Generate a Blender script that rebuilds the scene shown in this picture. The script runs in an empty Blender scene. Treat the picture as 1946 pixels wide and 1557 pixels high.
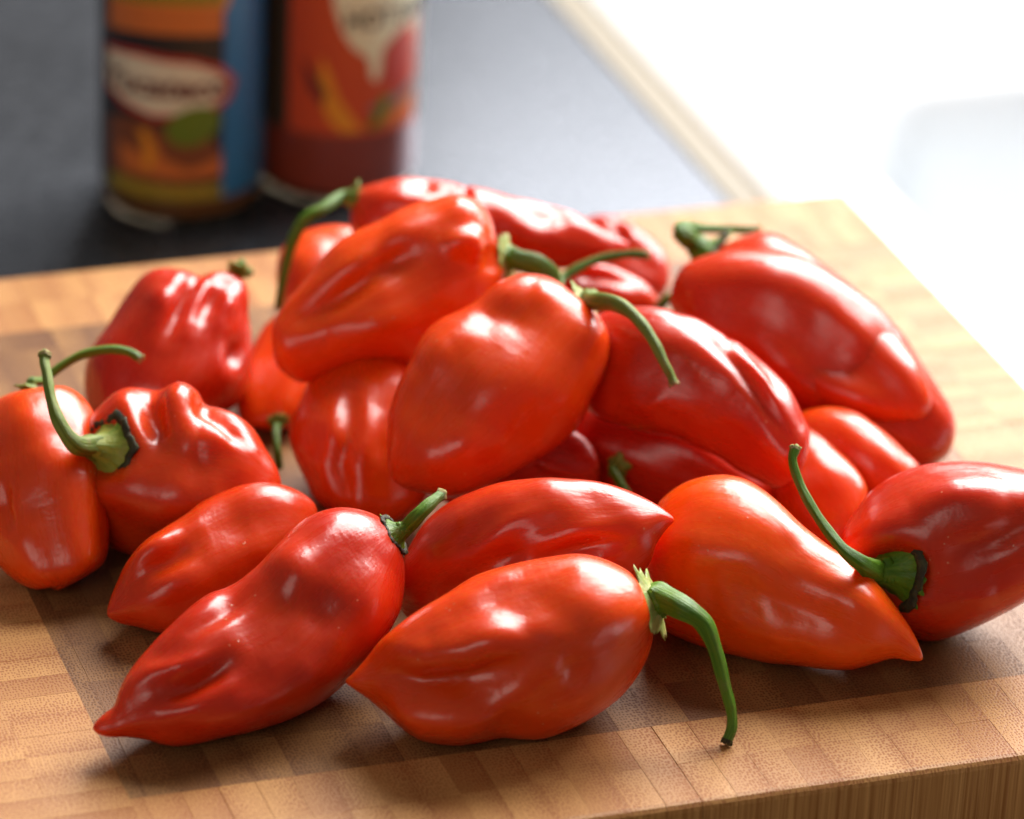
import bpy, bmesh, math, random
import numpy as np
from mathutils import Vector, Matrix, noise
random.seed(5)
scene=bpy.context.scene; COL=scene.collection
R=math.radians
CAM_LOC=(-0.004512,-0.766544,0.433794)
CAM_AXES=((0.998806, 0.022253, 0.043487),(-0.04885, 0.455001, 0.88915),(-0.0, -0.890213, 0.455545))

# ------------------------------------------------------------------ camera
cam=bpy.data.cameras.new('camera'); camo=bpy.data.objects.new('camera',cam); COL.objects.link(camo); scene.camera=camo
mx=Matrix(CAM_AXES).transposed().to_4x4(); mx.translation=Vector(CAM_LOC); camo.matrix_world=mx
cam.sensor_width=36; cam.lens=8800/1946*36; cam.clip_start=.05; cam.clip_end=30
cam.dof.use_dof=True; cam.dof.focus_distance=.848; cam.dof.aperture_fstop=11.0; cam.dof.aperture_blades=0
# ------------------------------------------------------------------ light
world=bpy.data.worlds.new('World'); scene.world=world; world.use_nodes=True
bg=world.node_tree.nodes['Background']; bg.inputs[0].default_value=(1,.93,.86,1); bg.inputs[1].default_value=.13
def area(name,loc,target,sx,sy,power,color):
    l=bpy.data.lights.new(name,'AREA'); l.shape='RECTANGLE'; l.size=sx; l.size_y=sy; l.energy=power; l.color=color
    o=bpy.data.objects.new(name,l); COL.objects.link(o); o.location=loc
    o.rotation_euler=(Vector(target)-Vector(loc)).to_track_quat('-Z','Z').to_euler(); return o
area('window_light',(.67,1.18,.97),(.42,0,.05),1.42,1.3,112,(1,.985,.96))
area('room_light',(-.55,-1.45,.95),(0,.05,.02),1.05,.7,5.8,(1,.91,.80))
scene.view_settings.view_transform='Standard'; scene.view_settings.look='None'; scene.view_settings.exposure=0; scene.view_settings.gamma=1
scene.cycles.use_denoising=True; scene.cycles.caustics_reflective=False; scene.cycles.caustics_refractive=False
scene.cycles.max_bounces=7; scene.cycles.diffuse_bounces=3; scene.cycles.glossy_bounces=3; scene.cycles.transmission_bounces=6; scene.cycles.use_adaptive_sampling=True; scene.cycles.adaptive_threshold=.025; scene.cycles.sample_clamp_indirect=6
# ------------------------------------------------------------------ helpers
def tag(o,label=None,cat=None,group=None,kind=None):
    if label: o['label']=label
    if cat: o['category']=cat
    if group: o['group']=group
    if kind: o['kind']=kind
    return o
def link(name,me,mat,parent=None,smooth=True):
    o=bpy.data.objects.new(name,me); COL.objects.link(o)
    if mat is not None and not me.materials: me.materials.append(mat)
    if smooth: me.polygons.foreach_set('use_smooth',[True]*len(me.polygons))
    if parent is not None: o.parent=parent
    return o
def mesh(name,v,f):
    me=bpy.data.meshes.new(name); me.from_pydata([tuple(map(float,p)) for p in v],[],f); me.update(); return me
def empty(name,loc):
    o=bpy.data.objects.new(name,None); COL.objects.link(o); o.location=loc; o.empty_display_size=.01; return o
def nodes(mat):
    mat.use_nodes=True; nt=mat.node_tree; b=nt.nodes['Principled BSDF']; return nt,b
def N(nt,t,**k):
    n=nt.nodes.new(t)
    for a,v in k.items(): setattr(n,a,v)
    return n
def mixc(nt,fac,a,b,mode='MIX'):
    m=N(nt,'ShaderNodeMix',data_type='RGBA',blend_type=mode)
    for i,x in ((0,fac),(6,a),(7,b)):
        if hasattr(x,'is_output'): nt.links.new(x,m.inputs[i])
        else: m.inputs[i].default_value=x if i==0 else (*x,1)
    return m.outputs[2]
def ramp(nt,x,p):
    r=N(nt,'ShaderNodeMapRange'); nt.links.new(x,r.inputs[0])
    for i,v in enumerate(p): r.inputs[i+1].default_value=v
    return r.outputs[0]
def math_(nt,op,a,b=None):
    m=N(nt,'ShaderNodeMath',operation=op)
    for i,x in enumerate((a,b)):
        if x is None: continue
        if hasattr(x,'is_output'): nt.links.new(x,m.inputs[i])
        else: m.inputs[i].default_value=x
    return m.outputs[0]
def noise_(nt,vec,scale,detail=2,rough=.5):
    n=N(nt,'ShaderNodeTexNoise'); n.inputs['Scale'].default_value=scale; n.inputs['Detail'].default_value=detail; n.inputs['Roughness'].default_value=rough
    if vec is not None: nt.links.new(vec,n.inputs['Vector'])
    return n.outputs['Fac']
def mapping(nt,vec,scale=(1,1,1),loc=(0,0,0)):
    m=N(nt,'ShaderNodeMapping'); m.inputs['Scale'].default_value=scale; m.inputs['Location'].default_value=loc; nt.links.new(vec,m.inputs['Vector']); return m.outputs[0]
def simple(name,color,rough=.4,**k):
    m=bpy.data.materials.new(name); nt,b=nodes(m); b.inputs['Base Color'].default_value=(*color,1); b.inputs['Roughness'].default_value=rough
    for a,v in k.items(): b.inputs[a.replace('_',' ')].default_value=v
    return m
# ------------------------------------------------------------------ kitchen setting (board frame: m to the right, n to the back)
TH=R(20); MV=Vector((math.cos(TH),math.sin(TH),0)); NV=Vector((-math.sin(TH),math.cos(TH),0))
def bp(m,n,z): return (MV*m+NV*n)*.001+Vector((0,0,z*.001))
TB=40.0     # thickness of the board; the counter lies at z = -40 mm
mt=bpy.data.materials.new('slate_laminate'); nt,b=nodes(mt)
tc=N(nt,'ShaderNodeTexCoord').outputs['Object']
n1=noise_(nt,tc,260,4,.65); n2=noise_(nt,tc,9,3)
c=mixc(nt,ramp(nt,n1,(.35,.7,0,1)),(.020,.021,.023),(.046,.048,.053)); nt.links.new(c,b.inputs['Base Color'])
nt.links.new(ramp(nt,n2,(.3,.7,.23,.29)),b.inputs['Roughness']); b.inputs['Specular IOR Level'].default_value=.36; b.inputs['Specular Tint'].default_value=(.45,.62,1,1)  # blue specular tint paints in the sky's reflection on the dark counter
bu=N(nt,'ShaderNodeBump'); bu.inputs['Strength'].default_value=.12; bu.inputs['Distance'].default_value=.0004; nt.links.new(n1,bu.inputs['Height']); nt.links.new(bu.outputs[0],b.inputs['Normal'])
# counter slab with a rounded right edge
prof=[(-900,-40),(138.4,-40),(138.8,-40.1),(139,-40.4),(139,-78),(-900,-78)]
v=[];f=[];K=len(prof)
for n in (-500,900):
    for m,z in prof: v.append(bp(m,n,z))
for i in range(K): f.append((i,(i+1)%K,K+(i+1)%K,K+i))
f.append(tuple(range(K))[::-1]); f.append(tuple(range(K,2*K)))
counter=tag(link('countertop',mesh('countertop',v,f),mt,smooth=False),kind='structure')
prof=[(139.05,-70),(139.05,-40.1),(139.4,-39.7),(146.6,-39.5),(147.6,-39.9),(148,-41),(148,-70)]; v=[];f=[];K=len(prof)
for n in (-330,900):
    for m,z in prof: v.append(bp(m,n,z))
for i in range(K): f.append((i,(i+1)%K,K+(i+1)%K,K+i))
f.append(tuple(range(K))[::-1]); f.append(tuple(range(K,2*K)))
link('edge_trim',mesh('edge_trim',v,f),simple('cream_trim',(.19,.155,.10),.55),counter,smooth=False)
# white sink: raised rounded rim along the counter, deck, recessed basin with rounded corners
enamel=bpy.data.materials.new('white_enamel'); nt,b=nodes(enamel)
tc=N(nt,'ShaderNodeTexCoord').outputs['Object']
b.inputs['Base Color'].default_value=(.80,.79,.76,1); nt.links.new(ramp(nt,noise_(nt,tc,40,3),(.3,.7,.12,.22)),b.inputs['Roughness'])
sink=empty('kitchen_sink',bp(300,150,-40))
tag(sink,'white kitchen sink with raised rim and rounded basin right of the cutting board','sink')
so=Vector(sink.location)
def sk(m,n,z): return bp(m,n,z)-so
def rrect(m0,m1,n0,n1,r,K=10):
    pts=[]
    for (cm,cn,a0) in ((m1-r,n1-r,0),(m0+r,n1-r,90),(m0+r,n0+r,180),(m1-r,n0+r,270)):
        for i in range(K+1):
            a=R(a0+90*i/K); pts.append((cm+r*math.cos(a),cn+r*math.sin(a)))
    return pts
def rings(rs,cap=True):
    v=[];f=[];K=len(rs[0][0])
    for pts,z in rs:
        for p in pts: v.append(sk(p[0],p[1],z))
    for a in range(len(rs)-1):
        for i in range(K):
            j=(i+1)%K; f.append((a*K+i,a*K+j,(a+1)*K+j,(a+1)*K+i))
    if cap: f.append(tuple(range((len(rs)-1)*K,len(rs)*K)))
    return v,f
O=(148.3,640,-330,470)
def off(q,d,r): return rrect(q[0]+d,q[1]-d,q[2]+d,q[3]-d,r)
rs=[(off(O,0,14),-70),(off(O,0,14),-40.2),(off(O,.5,13.6),-39.5),(off(O,1.6,12.8),-38.9),(off(O,3.4,11.5),-38.2),(off(O,5.6,9.8),-37.6),(off(O,7.4,8.4),-37.4),(off(O,9,7.4),-37.7),(off(O,11,6.5),-38),(off(O,15,6),-38)]
Bn=(181,600,-260,297)
rs+=[(off(Bn,-7,40),-38),(off(Bn,-3,37),-38.5),(off(Bn,0,34),-40.4),(off(Bn,2,33),-44),(off(Bn,5,32),-120),(off(Bn,10,30),-172),(off(Bn,24,24),-188),(off(Bn,50,15),-192)]
v,f=rings(rs[:11],False); link('deck',mesh('deck',v,f),enamel,sink)
v,f=rings(rs[10:]); link('basin',mesh('basin',v,f),simple('enamel_sky_tint',(.80,.83,.86),.25),sink)  # white basin; the bluish colour stands in for reflected sky
dr=[];
for r_,z in ((42,-191.4),(40,-190.2),(32,-190.4),(26,-193),(6,-194)): dr.append(([(380+r_*math.cos(a*.1309),20+r_*math.sin(a*.1309)) for a in range(48)],z))
v,f=rings(dr); link('drain',mesh('drain',v,f),simple('steel',(.6,.6,.6),.25,Metallic=1.0),sink)
# ------------------------------------------------------------------ bamboo cutting board
def bamboo(name,light,dark,speck):
    mt=bpy.data.materials.new(name); nt,b=nodes(mt)
    tc=N(nt,'ShaderNodeTexCoord').outputs['Object']
    at=N(nt,'ShaderNodeAttribute',attribute_name='tone').outputs['Fac']
    ac=N(nt,'ShaderNodeAttribute',attribute_name='across').outputs['Fac']
    cmb=N(nt,'ShaderNodeCombineXYZ'); nt.links.new(math_(nt,'MULTIPLY',at,.9),cmb.inputs[0]); nt.links.new(math_(nt,'MULTIPLY',at,.7),cmb.inputs[1])
    add=N(nt,'ShaderNodeVectorMath',operation='ADD'); nt.links.new(tc,add.inputs[0]); nt.links.new(cmb.outputs[0],add.inputs[1]); vec=add.outputs[0]
    base=mixc(nt,at,light,dark)
    blot=noise_(nt,mapping(nt,vec,(150,60,1)),1,3,.6)
    base=mixc(nt,ramp(nt,blot,(.3,.75,0,.35)),base,(dark[0]*.8,dark[1]*.72,dark[2]*.6))
    base=mixc(nt,math_(nt,'MULTIPLY',math_(nt,'POWER',ac,3.0),.4),base,(dark[0]*.82,dark[1]*.7,dark[2]*.65))
    # vascular bundles: small dark dots, denser towards the outer side of each strip
    vo=N(nt,'ShaderNodeTexVoronoi',voronoi_dimensions='2D'); vo.inputs['Scale'].default_value=1; vo.inputs['Randomness'].default_value=.55
    nt.links.new(mapping(nt,vec,(1550,1150,.001)),vo.inputs['Vector'])
    th=math_(nt,'ADD',math_(nt,'MULTIPLY',ac,.16),.20)
    th=math_(nt,'ADD',th,math_(nt,'MULTIPLY',noise_(nt,vec,330,2),.12))
    dot=math_(nt,'SUBTRACT',th,vo.outputs['Distance']); dot=ramp(nt,dot,(-.05,.14,0,1))
    endg=mixc(nt,math_(nt,'MULTIPLY',dot,.72),base,speck)
    # long fibres on the upright faces
    scr=ramp(nt,noise_(nt,mapping(nt,tc,(70,2600,1)),1,2,.5),(.69,.73,0,.3)); endg=mixc(nt,scr,endg,(light[0]*1.1,light[1]*1.1,light[2]*1.1))
    fib=noise_(nt,mapping(nt,vec,(900,900,12)),1,4,.7)
    side=mixc(nt,ramp(nt,fib,(.35,.66,0,1)),(light[0]*1.05,light[1]*.98,light[2]*.85),(dark[0]*.75,dark[1]*.6,dark[2]*.4))
    gn=N(nt,'ShaderNodeNewGeometry'); sx=N(nt,'ShaderNodeSeparateXYZ'); nt.links.new(gn.outputs['Normal'],sx.inputs[0])
    up=ramp(nt,sx.outputs[2],(.35,.8,0,1))
    nt.links.new(mixc(nt,up,side,endg),b.inputs['Base Color'])
    nt.links.new(ramp(nt,dot,(0,1,.46,.62)),b.inputs['Roughness']); b.inputs['Specular IOR Level'].default_value=.26
    bu=N(nt,'ShaderNodeBump'); bu.inputs['Strength'].default_value=.25; bu.inputs['Distance'].default_value=.0002; bu.invert=True
    nt.links.new(dot,bu.inputs['Height']); nt.links.new(bu.outputs[0],b.inputs['Normal'])
    return mt
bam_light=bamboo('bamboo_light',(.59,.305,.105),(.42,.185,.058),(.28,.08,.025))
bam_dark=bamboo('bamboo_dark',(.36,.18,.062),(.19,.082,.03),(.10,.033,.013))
board=empty('cutting_board',bp(0,45,-40)); board.rotation_euler=(0,0,TH)
tag(board,'thick bamboo end-grain cutting board carrying the pile of peppers','cutting board')
M0,M1,N0,N1=-205,133,-75,163.5
SW=6.8; RL=13.5
def piece(m0,m1,n0,n1,along,outer=''):
    """one bamboo block; its joints are cut fine with softened top edges. outer: sides that are board edges"""
    gl=random.choice((.003,.004,.008,.012,.02)); gw,gn=(gl,.003) if along=='n' else (.003,gl); el=gl*1.4; ew,en=(el,.0005) if along=='n' else (.0005,el); zt=random.uniform(-.025,.025)
    o={s:(s in outer) for s in 'wesn'}
    if n1<-47 and along=='n': gw=.09 if abs(m1-7.6)<.1 or abs(m0-7.6)<.1 else gw      # one opened glue joint at the front
    lo=[m0+(0 if o['w'] else gw),m1-(0 if o['e'] else gw),n0+(0 if o['s'] else gn),n1-(0 if o['n'] else gn)]; E_=dict(w=ew,e=ew,s=en,n=en)
    def ring(iw,ie,is_,in_,z): return [(lo[0]+iw,lo[2]+is_,z),(lo[1]-ie,lo[2]+is_,z),(lo[1]-ie,lo[3]-in_,z),(lo[0]+iw,lo[3]-in_,z)]
    rs=[ring(0,0,0,0,-TB)]
    def rr(a): return [ (r_*(1-math.cos(a)) if o[s] else 0) for s in 'wesn']
    r_=1.6
    if any(o.values()):
        for a in (0,30,60,90):
            i=[r_*(1-math.cos(R(a))) if o[s] else (E_[s] if a==90 else 0) for s in 'wesn']
            z=zt-r_+r_*math.sin(R(a)); rs.append(ring(*i,z if a<90 else zt))
    else:
        rs.append(ring(0,0,0,0,zt-.07)); rs.append(ring(ew,ew,en,en,zt))
    v=[p for r in rs for p in r]; f=[]
    for k in range(len(rs)-1):
        for i in range(4): j=(i+1)%4; f.append((4*k+i,4*k+j,4*k+4+j,4*k+4+i))
    k=4*(len(rs)-1); f.append((k,k+1,k+2,k+3)); f.append((3,2,1,0))
    tone=min(1,max(0,random.gauss(.42,.28)))
    flip=random.random()<.25
    ac=[]
    for p in v:
        a=(p[0]-m0)/(m1-m0) if along=='n' else (p[1]-n0)/(n1-n0)
        ac.append(1-a if flip else a)
    return v,f,[tone]*len(v),ac
def finish(name,vs,fs,tone,ac,mat,kind=None,org=None):
    if org is None: org=(sum(p[0] for p in vs)/len(vs),sum(p[1] for p in vs)/len(vs))
    me=mesh(name,[((p[0]-org[0])*.001,(p[1]-org[1])*.001,p[2]*.001) for p in vs],fs)
    for nm,dat in (('tone',tone),('across',ac)):
        a=me.attributes.new(nm,'FLOAT','POINT'); a.data.foreach_set('value',dat)
    o=link(name,me,mat,board,smooth=False); o.location=((org[0])*.001,(org[1]-45)*.001,TB*.001)
    if kind: o['kind']=kind
pieces=[]
def zone(m0,m1,n0,n1,along,mat,mo=0,no=0):
    a,bq=(SW,RL) if along=='n' else (RL+.8,SW)
    def cuts(lo,hi,st,of):
        x=[lo]; p=lo+(of if of>0 else st)
        while p<hi-.25*st: x.append(p); p+=st
        x.append(hi); return x
    cm=cuts(m0,m1,a,mo); cn=cuts(n0,n1,bq,no)
    for i in range(len(cm)-1):
        for j in range(len(cn)-1):
            q=(cm[i],cm[i+1],cn[j],cn[j+1])
            out=('w' if q[0]<=M0 else '')+('e' if q[1]>=M1 else '')+('s' if q[2]<=N0 else '')+('n' if q[3]>=N1 else '')
            pieces.append((q,along,mat,out))
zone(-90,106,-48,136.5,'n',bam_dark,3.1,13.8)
zone(-90,M1,N0,-48,'n',bam_light,2.4,13.6)
zone(-90,M1,136.5,N1,'n',bam_light,2.0,13.6)
zone(106,M1,-48,136.5,'m',bam_light)
zone(-147.2,-90,N0,N1,'m',bam_light,0,4)
zone(M0,-147.2,N0,N1,'m',bam_light,0,4)
def vis(q):
    m=(q[0]+q[1])/2; n=(q[2]+q[3])/2
    if m<-90: return n<12 and m>-119
    if n<-20: return m<95
    if m>62: return 30<n<N1 
    if n>95: return m<-18 and m>-75
    if n<62: return m<-40
    return False
rest={}
for q,al,mat,out in pieces:
    v,f,t,a=piece(*q,al,out)
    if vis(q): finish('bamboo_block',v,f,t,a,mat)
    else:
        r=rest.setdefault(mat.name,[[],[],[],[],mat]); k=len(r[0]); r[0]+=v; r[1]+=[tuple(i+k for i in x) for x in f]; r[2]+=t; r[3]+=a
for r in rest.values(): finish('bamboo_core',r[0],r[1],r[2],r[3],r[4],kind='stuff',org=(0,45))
print('BLOCKS',sum(vis(p[0]) for p in pieces),len(pieces))
# ------------------------------------------------------------------ peppers
import numpy as np, math
def cr_loop(P, n=14):
    P=np.asarray(P,float); N=len(P); out=[]
    for i in range(N):
        p0,p1,p2,p3=P[i-1],P[i],P[(i+1)%N],P[(i+2)%N]
        t=np.linspace(0,1,n,endpoint=False)[:,None]
        # centripetal-like tangents
        d1=max(np.linalg.norm(p2-p1),1e-9); d0=max(np.linalg.norm(p1-p0),1e-9); d2=max(np.linalg.norm(p3-p2),1e-9)
        m1=((p1-p0)/d0*d1+(p2-p1))*.5; m2=((p2-p1)+(p3-p2)/d2*d1)*.5
        out.append((2*t**3-3*t**2+1)*p1+(t**3-2*t**2+t)*m1+(-2*t**3+3*t**2)*p2+(t**3-t**2)*m2)
    return np.concatenate(out)
def resample(c, f):
    s=np.r_[0,np.cumsum(np.linalg.norm(np.diff(c,axis=0),axis=1))]; s/=s[-1]
    return np.stack([np.interp(f,s,c[:,i]) for i in range(c.shape[1])],1)
def blur1(a, n):
    for _ in range(n):
        b=a.copy(); b[1:-1]=.25*a[:-2]+.5*a[1:-1]+.25*a[2:]; a=b
    return a
def pepper_grid(d, NT=92, NR=76):
    """body of one pepper in its own frame (x right, y up, z toward the front), millimetres"""
    up,lo=d['up'],d['lo']; S,T=d['S'],d['T']
    n=14
    loop=cr_loop([S]+up+[T]+lo[::-1],n)
    iT=(len(up)+1)*n
    a=loop[:iT+1]; b=np.r_[loop[iT:],loop[:1]][::-1]
    j=np.arange(NT+1)/NT
    f=.45*j+.55*(1-np.cos(math.pi*j))/2
    a=resample(a,f); b=resample(b,f)
    c=(a+b)/2; h=(a-b)/2
    hl=np.linalg.norm(h,axis=1); hm=hl.max(); hd=blur1(hm*(hl/hm)**d.get('blunt',.9),3)*d.get('k',.92); hd[0]=hd[-1]=0
    S=np.asarray(S,float);T=np.asarray(T,float); ax=T-S; L=np.linalg.norm(ax)
    rng=np.random.RandomState(d['seed'])
    th=np.arange(NR)/NR*2*math.pi
    n1,ph1,am=d.get('lobes',(3,rng.uniform(0,6.28),.085))
    tw=rng.uniform(-.8,.8)
    P=np.zeros((NT+1,NR,3))
    for i in range(NT+1):
        t=f[i]; env=math.sin(math.pi*min(1,max(0,t)))**.6 if 0<t<1 else 0
        r=1+am*env*np.cos(n1*(th-ph1-tw*t))*np.sin(th)**2
        r=r+am*.5*env*np.cos((n1+2)*(th+ph1*1.7+tw*2*t))*np.sin(th)**2
        P[i,:,0]=c[i,0]+h[i,0]*np.cos(th)*1.0
        P[i,:,1]=c[i,1]+h[i,1]*np.cos(th)*1.0
        P[i,:,2]=hd[i]*np.sin(th)*r
    # lean of the axis out of the frame plane
    q=((P[:,:,:2]-S)@ax)/(L*L)
    P[:,:,2]+=d['lean']*(q-.5)
    if d.get('bow'): P[:,:,2]+=d['bow']*(1-(2*q-1)**2)
    def normals():
        du=np.zeros_like(P); du[1:-1]=P[2:]-P[:-2]; du[0]=P[1]-P[0]; du[-1]=P[-1]-P[-2]
        dv=np.roll(P,-1,1)-np.roll(P,1,1)
        nn=np.cross(dv,du); l=np.linalg.norm(nn,axis=2,keepdims=True); nn=nn/np.maximum(l,1e-9)
        ctr=P.mean(1,keepdims=True)
        s=np.sign(((P-ctr)*nn).sum(2)[NT//4:3*NT//4].mean()) or 1
        return nn*s
    N=normals()
    # slow unevenness of the skin
    disp=np.zeros(P.shape[:2])
    amp=d.get('wave',.6)
    for _ in range(7):
        k=rng.normal(0,1,3); k=k/np.linalg.norm(k)*rng.uniform(.16,.42); disp+=np.sin(P@k+rng.uniform(0,6.28))*amp/2.4
    fine=np.zeros(P.shape[:2])
    for _ in range(6):
        k=rng.normal(0,1,3); k=k/np.linalg.norm(k)*rng.uniform(.55,1.05); fine+=np.sin(P@k+rng.uniform(0,6.28)+1.5*np.sin(P@rng.normal(0,.12,3)))
    k=rng.normal(0,1,3); k=k/np.linalg.norm(k)*.17
    disp+=fine*d.get('fine',.055)*np.clip(.5+np.sin(P@k+rng.uniform(0,6.28)),0,1.5)
    edge=np.clip(np.minimum(f,1-f)/.06,0,1)[:,None]
    disp*=.12+.88*np.clip(np.abs(N[:,:,2])*1.4,0,1)      # keeps the traced outline
    P=P+N*(disp*edge)[:,:,None]
    N=normals()
    front=np.clip(N[:,:,2]*2.2+.35,0,1)
    for (pts,w,dep) in d.get('feat',[]):
        pts=np.asarray(pts,float); w=w*.8
        if len(pts)==1: best=np.linalg.norm(P[:,:,:2]-pts[0],axis=2); ta=1.
        else:
            best=np.full(P.shape[:2],1e9); sp=np.zeros(P.shape[:2]); ln=np.linalg.norm(np.diff(pts,axis=0),axis=1); cum=np.r_[0,np.cumsum(ln)]/ln.sum()
            for i,(p0,p1) in enumerate(zip(pts[:-1],pts[1:])):
                e=p1-p0; tt=np.clip(((P[:,:,:2]-p0)@e)/(e@e),0,1); dd=np.linalg.norm(P[:,:,:2]-(p0+tt[:,:,None]*e),axis=2)
                sp=np.where(dd<best,cum[i]+tt*(cum[i+1]-cum[i]),sp); best=np.minimum(best,dd)
            ta=np.sin(math.pi*(.04+.92*sp))**.8
        x=best/w; prof=np.exp(-x**2)
        if dep<0: prof=prof-.28*np.exp(-((x-1.9)/.8)**2)
        P=P+N*(1.9*dep*prof*ta*front*edge)[:,:,None]
    # stem end and tip are single points
    P[0]=P[0].mean(0); P[-1]=P[-1].mean(0)
    return P,f

AX=[Vector(a) for a in CAM_AXES]      # the peppers' profiles are drawn in this tilted frame
RED=np.array((.45,.011,.003)); ORG=np.array((.86,.082,.0015))
def pepper_material(name,org,var,seed):
    mt=bpy.data.materials.new(name); nt,b=nodes(mt)
    tc=N(nt,'ShaderNodeTexCoord'); ob=mapping(nt,tc.outputs['Object'],(1,1,1),(seed*.37,seed*.11,0)); uv=tc.outputs['UV']
    c0=RED*(1-org)+ORG*org; o2=min(1,org+.38*var+.12); c1=RED*(1-o2)+ORG*o2; o3=max(0,org-.15); c2=(RED*(1-o3)+ORG*o3)*.97
    big=noise_(nt,ob,46,2,.5)
    col=mixc(nt,ramp(nt,big,(.36,.66,0,1)),tuple(c0),tuple(c1))
    col=mixc(nt,ramp(nt,noise_(nt,ob,70,3),(.5,.75,0,.5)),col,tuple(c2))
    streak=noise_(nt,mapping(nt,uv,(34,3.5,1)),1,4,.6)
    col=mixc(nt,ramp(nt,streak,(.48,.8,0,.35)),col,tuple(c1))
    vo=N(nt,'ShaderNodeTexVoronoi'); vo.inputs['Scale'].default_value=420; nt.links.new(ob,vo.inputs['Vector'])
    spot=math_(nt,'MULTIPLY',ramp(nt,vo.outputs['Distance'],(.05,.11,1,0)),ramp(nt,noise_(nt,ob,160,2),(.56,.62,0,1)))
    col=mixc(nt,math_(nt,'MULTIPLY',spot,.5),col,(.75,.42,.25))
    nt.links.new(col,b.inputs['Base Color'])
    r=ramp(nt,noise_(nt,mapping(nt,uv,(26,5,1)),1,5,.65),(.3,.75,.20,.37))
    nt.links.new(r,b.inputs['Roughness'])
    b.inputs['Subsurface Weight'].default_value=.5; b.inputs['Subsurface Radius'].default_value=(1,.13,.03); b.inputs['Subsurface Scale'].default_value=.009
    b.inputs['IOR'].default_value=1.5; b.inputs['Coat Weight'].default_value=.0
    crin=math_(nt,'MULTIPLY',noise_(nt,mapping(nt,uv,(9,30,1),(seed,0,0)),1,2,.5),ramp(nt,noise_(nt,ob,62,1),(.5,.68,0,.9)))
    h=math_(nt,'ADD',math_(nt,'ADD',noise_(nt,ob,240,3,.55),math_(nt,'MULTIPLY',streak,.6)),math_(nt,'ADD',crin,math_(nt,'MULTIPLY',noise_(nt,ob,900,3,.6),.16)))
    bu=N(nt,'ShaderNodeBump'); bu.inputs['Strength'].default_value=.22; bu.inputs['Distance'].default_value=.0007; nt.links.new(h,bu.inputs['Height'])
    b2=N(nt,'ShaderNodeBump'); b2.inputs['Strength'].default_value=.25; b2.inputs['Distance'].default_value=.0002; nt.links.new(spot,b2.inputs['Height']); nt.links.new(bu.outputs[0],b2.inputs['Normal'])
    nt.links.new(b2.outputs[0],b.inputs['Normal'])
    return mt
def plant_mat(name,a,bcol,c,rough=.45,scale=300):
    mt=bpy.data.materials.new(name); nt,b=nodes(mt)
    tc=N(nt,'ShaderNodeTexCoord'); ob=tc.outputs['Object']; uv=tc.outputs['UV']
    s=noise_(nt,mapping(nt,uv,(14,2.2,1)),1,4,.7); k=noise_(nt,ob,scale,4,.65)
    col=mixc(nt,ramp(nt,s,(.44,.58,0,1)),a,bcol); col=mixc(nt,ramp(nt,k,(.55,.72,0,.7)),col,c)
    nt.links.new(col,b.inputs['Base Color']); b.inputs['Roughness'].default_value=rough; b.inputs['Specular IOR Level'].default_value=.3
    b.inputs['Subsurface Weight'].default_value=.15; b.inputs['Subsurface Radius'].default_value=(.5,1,.2); b.inputs['Subsurface Scale'].default_value=.0015
    bu=N(nt,'ShaderNodeBump'); bu.inputs['Strength'].default_value=.8; bu.inputs['Distance'].default_value=.0006; nt.links.new(math_(nt,'ADD',s,math_(nt,'MULTIPLY',k,.5)),bu.inputs['Height']); nt.links.new(bu.outputs[0],b.inputs['Normal'])
    return mt
stem_green=plant_mat('stem_green',(.06,.15,.006),(.11,.22,.012),(.15,.18,.03))
stem_olive=plant_mat('stem_olive',(.10,.15,.015),(.20,.26,.04),(.23,.17,.06),.5)
calyx_pale=plant_mat('calyx_pale',(.36,.36,.10),(.22,.30,.06),(.45,.33,.13),.5)
calyx_green=plant_mat('calyx_green',(.12,.21,.025),(.22,.28,.05),(.25,.2,.06),.5)
calyx_lime=plant_mat('calyx_lime',(.30,.33,.04),(.20,.27,.035),(.32,.24,.06),.5)
dry_black=plant_mat('dry_rim',(.028,.024,.014),(.055,.05,.02),(.09,.06,.03),.65,500)
cut_mat=plant_mat('cut_end',(.34,.27,.10),(.22,.17,.06),(.10,.07,.03),.7,900)
def grid_mesh(name,P,f=None,closed=True):
    """P[i][j] rows of rings -> quads, poles merged"""
    nt_,nr=P.shape[:2]; v=P.reshape(-1,3); fc=[];uv=[]
    for i in range(nt_-1):
        for j in range(nr):
            k=(j+1)%nr; fc.append((i*nr+j,i*nr+k,(i+1)*nr+k,(i+1)*nr+j)); uv+=[(j/nr,i/(nt_-1)),((j+1)/nr,i/(nt_-1)),((j+1)/nr,(i+1)/(nt_-1)),(j/nr,(i+1)/(nt_-1))]
    me=mesh(name,v,fc)
    ul=me.uv_layers.new(name='uv'); ul.data.foreach_set('uv',[x for p in uv for x in p])
    bm=bmesh.new(); bm.from_mesh(me); bmesh.ops.remove_doubles(bm,verts=bm.verts,dist=1e-6); bmesh.ops.recalc_face_normals(bm,faces=bm.faces); bm.to_mesh(me); bm.free()
    return me
def spline(P,n):
    P=np.asarray(P,float); Q=np.r_[[2*P[0]-P[1]],P,[2*P[-1]-P[-2]]]; out=[]
    for i in range(1,len(Q)-2):
        t=np.linspace(0,1,n,endpoint=False)[:,None]; p0,p1,p2,p3=Q[i-1:i+3]
        out.append(.5*((2*p1)+(-p0+p2)*t+(2*p0-5*p1+4*p2-p3)*t**2+(-p0+3*p1-3*p2+p3)*t**3))
    return np.r_[np.concatenate(out),[P[-1]]]
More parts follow.
